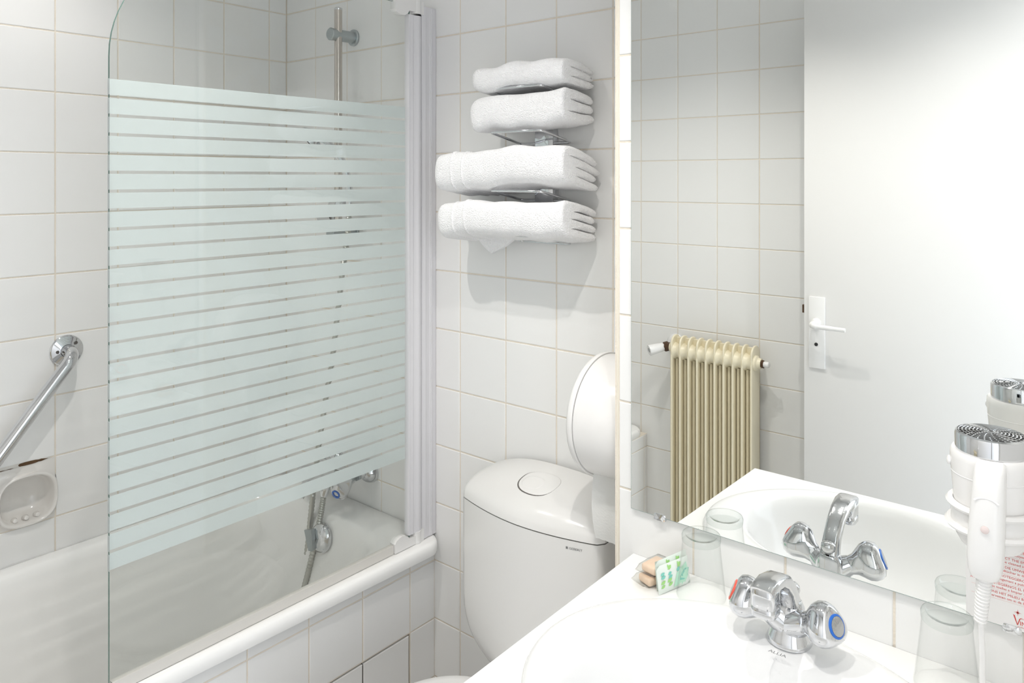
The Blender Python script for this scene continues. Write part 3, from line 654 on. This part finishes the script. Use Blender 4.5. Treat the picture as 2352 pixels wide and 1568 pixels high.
MB().lathe([(.022, 0), (.022, .002), (.012, .0028), (0, .0028)], (BX, -.55, ZT - .1405), n=24, cap1=False).build('drain', CHROME, ba)
ZD = ZT + .0134
m = MB(); put_text(m, 'ALLIA', .0085, (1.6885, -.3915, ZD), (1, .03, 0), (0, 1, 0), width=.0235); m.build('lettering', GREYINK, ba)

# ------------------------------------------------------------------ basin mixer
fa = thing('basin_mixer', 'chrome basin mixer tap with two lobed knobs and short spout', 'tap', (1.700, -.345, ZD - .001))
FX, FY, FZ = 1.7005, -.345, ZD - .0015
m = MB()
R = []
for z, rx, ry, dy in ((0, .0295, .0285, 0), (.003, .0295, .0285, 0), (.008, .0275, .0262, 0), (.018, .0235, .022, .001), (.028, .0215, .0195, .002), (.038, .0205, .0180, .002), (.046, .0190, .0165, .003), (.053, .0150, .013, .004), (.056, .006, .005, .004)):
    R.append(ellipse(FX, FY + dy, rx, ry, FZ + z, 40, .9))
m.loft(R, True, True, True)
for sx in (-1, 1):
    m.tube([(FX + sx * .006, FY - .004, FZ + .026), (FX + sx * .018, FY - .009, FZ + .033), (FX + sx * .027, FY - .012, FZ + .0385)], [.019, .0165, .0135], 24)
fb = m.build('body', CHROME, fa)
# spout: rounded rectangular section swept up and out, ending in the outlet block
def sect(c, t, w, h, n=20, e=.55):
    c = Vector(c); t = Vector(t).normalized(); sx = Vector((1, 0, 0)); up = sx.cross(t).normalized() * -1
    return [c + sx * w * math.copysign(abs(math.cos(a)) ** e, math.cos(a)) + up * h * math.copysign(abs(math.sin(a)) ** e, math.sin(a)) for a in (2 * PI * k / n for k in range(n))]
sp = [((FX, FY + .006, FZ + .030), (0, -.25, 1), .0150, .0150), ((FX, FY + .001, FZ + .052), (0, -.35, 1), .0135, .0125), ((FX, FY - .010, FZ + .074), (0, -.6, 1), .0125, .0105), ((FX, FY - .028, FZ + .092), (0, -1, .75), .0128, .0095), ((FX, FY - .050, FZ + .103), (0, -1, .36), .0140, .0088), ((FX, FY - .072, FZ + .107), (0, -1, .05), .0152, .0085), ((FX, FY - .090, FZ + .106), (0, -1, -.15), .0155, .0082), ((FX, FY - .099, FZ + .1045), (0, -1, -.3), .0145, .0065)]
m = MB(); m.loft([sect(*q) for q in sp], True, True, True); so = m.build('spout', CHROMEW, fa, 60)
m = MB(); R = [rrect(FX, FY - .0845, .0155 * s, .0165 * s, .009, FZ + z, 40) for z, s in ((.109, .80), (.1105, .70), (.1095, .93), (.107, 1.0), (.0855, 1.0), (.0845, .955), (.0840, .955), (.0830, 1.0), (.0735, 1.0), (.0725, .95), (.0725, .7))]
m.loft(R[2:], True, True, True); m.build('outlet', CHROME, so, 50)
for sx, pm, lab in ((-1, REDP, 'chrome knob with a red ring'), (1, BLUEP, 'chrome knob with a blue ring')):
    A = Vector((sx * .86, -.26, .36)); O = (FX + sx * .021, FY - .010, FZ + .0345)
    m = MB(); m.lathe([(.0125, 0), (.0132, .007), (.0150, .014), (.0205, .022), (.0250, .029), (.0270, .037), (.0262, .045), (.0225, .0515), (.0165, .0545), (.0, .0555)], O, A, 36, cap1=False, lobes=3, lamp=.10)
    kn = m.build('knob', CHROME, fa, 60); kn['label'] = lab
    MB().lathe([(.0145, .0535), (.0145, .0558), (.0120, .0568), (.0120, .0546)], O, A, 32, cap0=False, cap1=False).build('colour_ring', pm, kn)
    MB().lathe([(.0117, .0545), (.0117, .0568), (.004, .0576), (0, .0576)], O, A, 28, cap1=False).build('button', CHROMEW, kn)
m = MB(); m.tube([(FX, -.3365, FZ + .03), (FX, -.3355, FZ + .058)], .0028, 12); m.lathe([(.0, -.0105), (.0055, -.0095), (.0095, -.005), (.0108, .0), (.0100, .005), (.0062, .0085), (0, .0095)], (FX, -.3350, FZ + .065), (0, 0, 1), 28, cap0=False, cap1=False); m.build('pop_up_rod', CHROMEW, fa)

# ------------------------------------------------------------------ upturned glasses
def tumbler(x, y, label):
    t = thing('drinking_glass', label, 'glass', (x, y, ZT), 'upturned drinking glasses on the counter')
    z0 = ZT + .0003; H = .0945
    m = MB(); m.lathe([(.0372, 0), (.0376, .0012), (.0352, .020), (.0325, .045), (.0300, .068), (.0288, .080), (.0290, .083), (.0283, .083), (.0292, .068), (.0316, .045), (.0342, .020), (.0365, .0008), (.0372, 0)], (x, y, z0), n=48, cap0=False, cap1=False); m.build('wall', TUMBLER, t, 60)
    m = MB(); m.lathe([(.0, .083), (.0285, .083), (.0295, .0855), (.0296, .0915), (.0285, .0940), (.0262, .0945), (.0240, .0935), (.0225, .0905), (.012, .0890), (.0, .0888)], (x, y, z0), n=48, cap0=False, cap1=False); m.build('base', TUMBASE, t, 60)
    return t
tumbler(1.5480, -.2990, 'upturned drinking glass beside the small soaps')
tumbler(1.8830, -.3000, 'upturned drinking glass below the hair dryer')

# ------------------------------------------------------------------ wrapped soaps and sachets
def soap(x, y, z, rz, label, h=.0125):
    t = thing('wrapped_soap', label, 'soap', (x, y, z), 'small wrapped soaps on the counter')
    t.rotation_euler = (0, 0, rz)
    m = MB(); m.rbox(x - .014, x + .014, y - .020, y + .020, z + .002, z + .002 + h, .004, seg=3); m.build('bar', SOAPM, t)
    m = MB(); R = []
    for yy, s, q in ((-.033, .9, .12), (-.0285, .95, .35), (-.022, 1.0, 1), (0, 1.04, 1.06), (.022, 1.0, 1), (.0285, .95, .35), (.033, .9, .12)):
        R.append([(x + .0165 * s * math.copysign(abs(math.cos(a)) ** .6, math.cos(a)) + .0006 * math.sin(7 * a + yy * 400), y + yy, z + .0005 + (h + .0035) / 2 + (h + .0035) / 2 * q * math.copysign(abs(math.sin(a)) ** .6, math.sin(a))) for a in (2 * PI * k / 28 for k in range(28))])
    m.loft(R, True, True, True); m.build('wrapper', CELLO, t, 70)
    return t
soap(1.4720, -.3120, ZT, -.35, 'orange soap in clear wrap lying on the counter')
soap(1.4740, -.3080, ZT + .0170, -.15, 'orange soap in clear wrap resting on the other soap')
def sachet(p0, p1, h, lean, label, art):
    """upright flat sachet standing on its lower edge from p0 to p1"""
    P0, P1 = Vector(p0), Vector(p1); ux = (P1 - P0); L = ux.length; ux.normalize(); nn = ux.cross(Vector((0, 0, 1))).normalized(); up = (Vector((0, 0, 1)) - nn * lean).normalized(); nn = ux.cross(up).normalized()
    t = thing('shampoo_sachet', label, 'sachet', P0, 'toiletry sachets beside the soaps')
    m = MB(); N1, N2 = 10, 8
    for sgn in (1, -1):
        g = []
        for j in range(N2 + 1):
            row = []
            for i in range(N1 + 1):
                u, v = i / N1, j / N2; b = .0045 * (math.sin(PI * u) * math.sin(PI * v)) ** .6 + .0004 * math.sin(9 * u + 7 * v) * (0 < i < N1 and 0 < j < N2)
                row.append(P0 + ux * (u * L) + up * (v * h) + nn * (b * sgn))
            g.append(row)
        m.loft(g, False)
    m.build('pouch', SACH, t, 70)
    def leaf(mb, u, v, s, a, mi=0):
        pts = [(0, 0), (.32, .22), (.7, .22), (1, 0), (.7, -.22), (.32, -.22)]; R_ = []
        for x, y in pts:
            X, Y = s * (x * math.cos(a) - y * math.sin(a)), s * (x * math.sin(a) + y * math.cos(a)); uu, vv = u + X / L, v + Y / h
            b = .0045 * max(0, math.sin(PI * min(1, max(0, uu))) * math.sin(PI * min(1, max(0, vv)))) ** .6 + .0007
            R_.append(P0 + ux * (uu * L) + up * (vv * h) + nn * b)
        mb.add(R_, [tuple(range(6))], mi)
    m = MB()
    for u, v, s, a, mi in art: leaf(m, u, v, s, a, mi)
    m.build('printed_leaves', [LEAFG, TEAL, PALEG], t)
    return t
ART = [(.30, .80, .010, .5, 0), (.32, .83, .006, 1.4, 0), (.60, .78, .011, .5, 0), (.63, .82, .006, 1.4, 0), (.08, .66, .009, .35, 1), (.08, .54, .010, .35, 1), (.28, .62, .009, .35, 1), (.28, .50, .010, .35, 1), (.55, .66, .010, .35, 1), (.07, .34, .010, .5, 0), (.07, .20, .009, .5, 0), (.25, .36, .011, .5, 0), (.28, .22, .010, .5, 0), (.45, .10, .030, .75, 2), (.55, .10, .034, .95, 2), (.70, .08, .034, 1.15, 2), (.62, .28, .028, .45, 1), (.80, .10, .030, 1.4, 2), (.50, .42, .020, .5, 2)]
sachet((1.4905, -.3340, ZT + .0006), (1.5080, -.2640, ZT + .0006), .044, .10, 'pale green printed sachet standing in front of the soaps', ART)
sachet((1.4985, -.3420, ZT + .0006), (1.5180, -.2760, ZT + .0006), .041, .16, 'pale green printed sachet standing against the upturned glass', ART)

# ------------------------------------------------------------------ hair dryer in its wall holder
DXC, DYC = 1.9425, -.388
hh = thing('dryer_holder', 'white wall holder with two rings under the hair dryer', 'holder', (DXC, YM, .98))
m = MB(); m.rbox(1.915, 1.985, YM - .030, YM - .0066, 1.030, 1.150, .006, seg=3); m.build('mount_plate', PLAST, hh)
for z, r in ((1.1060, .0420), (1.0830, .0430)):
    m = MB(); R = []
    for k in range(49):
        a = 2 * PI * k / 48; R.append([(DXC + (r + q[0]) * math.cos(a), DYC + (r + q[0]) * math.sin(a), z + q[1]) for q in ((-.0035, -.003), (.0005, -.0032), (.0028, 0), (.0005, .0032), (-.0035, .003), (-.005, 0))])
    m.loft(R, True); m.build('ring', PLAST, hh)
m = MB(); m.lathe([(.0375, 1.083), (.0375, 1.109), (.0395, 1.109), (.0395, 1.083)], (DXC, DYC, 0), n=48, cap0=False, cap1=False); m.build('sleeve', PLAST, hh)
m = MB(); m.rbox(1.930, 1.972, DYC + .036, YM - .028, 1.078, 1.112, .005); m.build('arm', PLAST, hh)
hd_ = thing('hair_dryer', 'white hair dryer with chrome intake grille hanging above the washbasin', 'hair dryer', (DXC, DYC, 1.06))
m = MB(); m.lathe([(.0300, 1.0620), (.0345, 1.0700), (.0358, 1.090), (.0372, 1.115), (.0392, 1.140), (.0405, 1.158), (.0402, 1.1640), (.0385, 1.1665), (.0360, 1.1660)], (DXC, DYC, 0), n=56); m.build('barrel', PLAST, hd_)
MB().lathe([(.0394, 1.1402), (.0398, 1.1410), (.0394, 1.1418)], (DXC, DYC, 0), n=56, cap0=False, cap1=False).build('barrel_seam', CARD, hd_)
MB().lathe([(.0050, 0), (.005, .0025), (.003, .004), (0, .004)], (DXC - .0385, DYC - .009, 1.150), (-1, -.2, 0), 16, cap1=False).build('side_button', PLAST, hd_)
m = MB(); m.lathe([(.0355, 1.162), (.0358, 1.1830), (.0350, 1.1855), (.0332, 1.1865), (.0328, 1.184)], (DXC, DYC, 0), n=56, cap0=False, cap1=False); cr = m.build('chrome_ring', CHROME, hd_)
m = MB(); m.lathe([(.0330, 1.1795), (0, 1.1810)], (DXC, DYC, 0), n=40, cap0=False, cap1=False); m.build('intake', SEAM, cr)
m = MB()
for k in range(9):
    r = .0030 + .0036 * k; z = 1.1858 + .0022 * (1 - (r / .033) ** 2)
    m.tube([(DXC + r * math.cos(2 * PI * j / 40), DYC + r * math.sin(2 * PI * j / 40), z) for j in range(40)], .00085, 6, closed=True)
for k in range(28):
    a = 2 * PI * k / 28; pth = [(DXC + r * math.cos(a + (r - .0150) * 10), DYC + r * math.sin(a + (r - .0150) * 10), 1.1856 + .0022 * (1 - (r / .033) ** 2)) for r in [(.0215 if k % 2 else .003) + i * (.033 - (.0215 if k % 2 else .003)) / 5 for i in range(6)]]
    m.tube(pth, .0008, 6)
m.build('grille', CHROME, cr)
# handle hanging down at the front of the barrel
def hsec(z, y, xc, w, d, n=28, e=.62):
    return [(xc + w * math.copysign(abs(math.cos(a)) ** e, math.cos(a)), y + d * math.copysign(abs(math.sin(a)) ** e, math.sin(a)), z) for a in (2 * PI * k / n for k in range(n))]
HD = [(1.1660, -.420, .0110, .010), (1.1640, -.4235, .0138, .0125), (1.155, -.427, .0150, .0140), (1.135, -.429, .0158, .0150), (1.105, -.430, .0168, .0150), (1.080, -.4295, .0174, .0145), (1.062, -.428, .0172, .0138), (1.048, -.426, .0160, .0128), (1.040, -.425, .0135, .0105), (1.037, -.4245, .009, .007)]
m = MB(); m.loft([hsec(z, y, 1.9475 - (1.166 - z) * .045, w, d) for z, y, w, d in HD], True, True, True); hn = m.build('handle', PLAST, hd_, 60)
MB().lathe([(.0040, 0), (.0040, .0012), (.003, .0018), (0, .0018)], (1.9445, -.4448, 1.0980), (0, -1, 0), 20, cap1=False).build('lamp_window', PINKW, hn)
m = MB(); m.loft([[(1.9455 + .0125 * math.sin(a) * s, -.4436 - .0008 * (s < 1), 1.128 + .006 * math.cos(a) * s - .002) for a in [-1.35 + 2.7 * k / 14 for k in range(15)]] for s in (1.0, .88, .80)], False); m.build('switch', CARD, hn)
# cable relief and cord
cord = bez([(1.9415, -.4245, 1.040), (1.9395, -.4225, 1.020), (1.9375, -.4205, .997), (1.9372, -.4190, .985), (1.9372, -.4150, .965), (1.9372, -.4090, .940), (1.9365, -.4040, .915), (1.9390, -.3990, .893), (1.9480, -.3940, .881), (1.9600, -.3900, .880), (1.9675, -.3860, .889), (1.9650, -.3820, .899), (1.9560, -.3790, .902), (1.9470, -.3770, .895), (1.9430, -.3740, .880), (1.9450, -.3680, .864), (1.9550, -.3560, .852), (1.975, -.335, .844), (2.005, -.305, .848), (2.03, -.275, .90), (2.03, -.2600, .98)], 10)
m = MB(); m.tube(cord, .0031, 12); m.build('cord', PLAST, hd_)
m = MB(); P0, P1 = Vector((1.9418, -.4246, 1.0450)), Vector((1.9368, -.4200, .9870)); N = 56
m.tube([P0.lerp(P1, k / N) for k in range(N + 1)], [(.0084 - .0020 * k / N) * (1.0 if (k // 2) % 2 else .86) for k in range(N + 1)], 20); m.build('strain_relief', PLAST, hd_)
MB().rbox(2.018, 2.042, YM - .018, YM - .0066, .97, 1.01, .004).build('cord_plug', PLAST, hd_)

# ------------------------------------------------------------------ notice card on the mirror
KC0, KC1, KZ0, KZ1, KY = 1.8975, 1.9990, .9090, 1.0150, YM - .0074
kc = thing('notice_card', 'white notice card with red multilingual text stuck on the mirror', 'card', (1.948, KY, KZ0))
MB().box(KC0, KC1, KY, KY + .0006, KZ0, KZ1).build('card', CARD, kc)
m = MB(); xc = (KC0 + KC1) / 2; z = 1.0050; rules = []
TXT = [('AIDEZ-NOUS A PROTEGER L\'ENVIRONNEMENT', 'Laissez les serviettes à nettoyer dans la baignoire'), ('HELP US PROTECT THE ENVIRONMENT', 'Leave towels be cleaned in the bathtub'), ('HELFEN SIE UNS DIE UMWELT SCHÜTZEN', 'Lassen Sie Handtücher in der Badewanne'), ('AIUTATE A PROTEGGERCI L\'AMBIENTE', 'Lasciate asciugamani a pulire nella vasca'), ('AYUDE A PROTEGERNOS EL MEDIO AMBIENTE', 'Deje las toallas a limpiar en la bañera'), ('HELP ONS HET MILIEU BESCHERMEN', 'Laat de servetten om in de badkuip schoon')]
for a, b in TXT:
    put_text(m, a, .0044, (xc, KY - .0002, z), (1, 0, 0), (0, 0, 1), 'C'); put_text(m, b, .0044, (xc, KY - .0002, z - .0048), (1, 0, 0), (0, 0, 1), 'C')
    rules.append(z - .0070); z -= .0114
put_text(m, 'INU', .0072, (1.9560, KY - .0002, .9165), (1, 0, 0), (0, 0, 1)); put_text(m, 'HÔTEL', .0022, (1.9565, KY - .0002, .9240), (1, 0, 0), (0, 0, 1)); put_text(m, 'LE VINU', .0020, (1.9535, KY - .0002, .9135), (1, 0, 0), (0, 0, 1))
for pts in ([(1.9485, .9280), (1.9505, .9270), (1.9535, .9160), (1.9528, .9160)], [(1.9528, .9160), (1.9537, .9160), (1.9562, .9240), (1.9580, .9262), (1.9553, .9244)]): m.add([(x, KY - .0002, q) for x, q in pts], [tuple(range(len(pts)))])
for k in range(8):
    a = PI * k / 4; L = .0042 if k % 2 == 0 else .0024; c = (1.9535, .9312); w = .0005
    m.add([(c[0] + L * math.cos(a), KY - .0002, c[1] + L * math.sin(a)), (c[0] - w * math.sin(a), KY - .0002, c[1] + w * math.cos(a)), (c[0] + w * math.sin(a), KY - .0002, c[1] - w * math.cos(a))], [(0, 1, 2)])
m.build('lettering', REDINK, kc)
m = MB()
for q in rules: m.add([(KC0 + .006, KY - .0002, q), (KC1 - .006, KY - .0002, q), (KC1 - .006, KY - .0002, q + .00022), (KC0 + .006, KY - .0002, q + .00022)], [(0, 1, 2, 3)])
m.build('rule_lines', PINKLINE, kc)

# ------------------------------------------------------------------ radiator
ra = thing('radiator', 'cream steel column radiator on the tiled wall, seen in the mirror', 'radiator', (.955, YO, .12))
RX0, RX1, RYF, RYB, RZ1, RZ0 = .8080, 1.0940, -1.5120, -1.578, .926, .14
NF = 10; pitch = (RX1 - RX0) / (NF - 1); me0 = None
for i in range(NF):
    x = RX0 + pitch * i
    if me0 is None:
        q = []; r = .030
        for (yc, zc, a0) in ((RYF - r, RZ1 - r, 0), (RYB + r, RZ1 - r, PI / 2), (RYB + r, RZ0 + r, PI), (RYF - r, RZ0 + r, 1.5 * PI)):
            for k in range(9): a = a0 + PI / 2 * k / 8; q.append((yc + r * math.cos(a), zc + r * math.sin(a)))
        m = MB(); R = [[(x + dx, y if not ins else (y + (-1.542 - y) * ins), z if not ins else (z + (.534 - z) * ins * .1)) for y, z in q] for dx, ins in ((-.0030, .10), (-.0032, .04), (-.0016, 0), (.0016, 0), (.0032, .04), (.0030, .10))]
        m.loft(R, True, True, True); me0 = m.build('fin', RAD, ra, 60); x00 = x
    else:
        o = me0.copy(); COL.objects.link(o); o.location.x += x - x00
g0_ = None
for i in range(NF - 1):
    x = RX0 + pitch * (i + .5); hw = pitch / 2 - .002
    if g0_ is None:
        m = MB(); m.box(x - hw, x + hw, -1.562, -1.548, RZ0 + .03, RZ1 - .010)
        for xx in (-.006, .006): m.tube([(x + xx, -1.538, RZ0 + .04), (x + xx, -1.538, RZ1 - .08)], .0055, 10)
        for zz in (RZ1 - .055, RZ0 + .055): m.lathe([(.030, -hw), (.024, -.004), (.024, .004), (.030, hw)], (x, -1.540, zz), (1, 0, 0), 24)
        m.v = [(a, b, c) for a, b, c in m.v]; g0_ = m.build('column_web', RAD, ra); x01 = x
    else:
        o = g0_.copy(); COL.objects.link(o); o.location.x += x - x01
m = MB(); m.lathe([(.026, 0), (.024, .008), (.018, .012), (.0165, .022), (.012, .022)], (RX1 + .002, -1.540, RZ1 - .055), (1, 0, 0), 28); m.build('end_bush', RAD, ra)
m = MB(); m.lathe([(.013, .022), (.013, .030)], (RX1 + .002, -1.540, RZ1 - .055), (1, 0, 0), 6, smooth=False); m.build('plug_nut', BRONZE, ra)
m = MB(); m.lathe([(.0095, .030), (.0095, .046), (.006, .048), (0, .048)], (RX1 + .002, -1.540, RZ1 - .055), (1, 0, 0), 20, cap1=False); m.build('bleed_valve', PLAST, ra)
VZ = RZ1 - .045
m = MB(); m.tube([(RX0 - .004, -1.540, VZ), (RX0 - .016, -1.540, VZ)], .016, 20); m.build('inlet_bush', RAD, ra)
m = MB(); m.tube([(RX0 - .014, -1.540, VZ), (RX0 - .036, -1.538, VZ)], [.0150, .0150], 8); m.tube([(RX0 - .030, -1.604, VZ), (RX0 - .030, -1.53, VZ)], .0085, 14); m.lathe([(.0175, 0), (.0175, .012), (.014, .016)], (RX0 - .030, -1.545, VZ), (-.55, .8, -.18), 12); va = m.build('valve_body', BRONZE, ra)
m = MB(); m.lathe([(.0130, .012), (.0150, .020), (.0170, .040), (.0190, .064), (.0180, .068), (.0085, .068), (.0080, .064), (0, .064)], (RX0 - .034, -1.545, VZ), (-.62, .76, -.20), 28, cap1=False, lobes=10, lamp=.02); kb = m.build('valve_knob', PLAST, va)
MB().lathe([(.0072, .0645), (.0072, .0655), (0, .0655)], (RX0 - .034, -1.545, VZ), (-.62, .76, -.20), 16, cap1=False).build('knob_centre', GREYMET, kb)
m = MB(); m.lathe([(.034, .0005), (.033, .006), (.022, .016), (.011, .020)], (RX0 - .030, YO, VZ), (0, 1, 0), 32, cap1=False); m.build('wall_rosette', PLAST, ra)
for x in (RX0 + pitch * 2.5, RX0 + pitch * 6.5):
    MB().box(x - .01, x + .01, YO + .0005, -1.560, .60, .63).build('wall_bracket', RAD, ra)
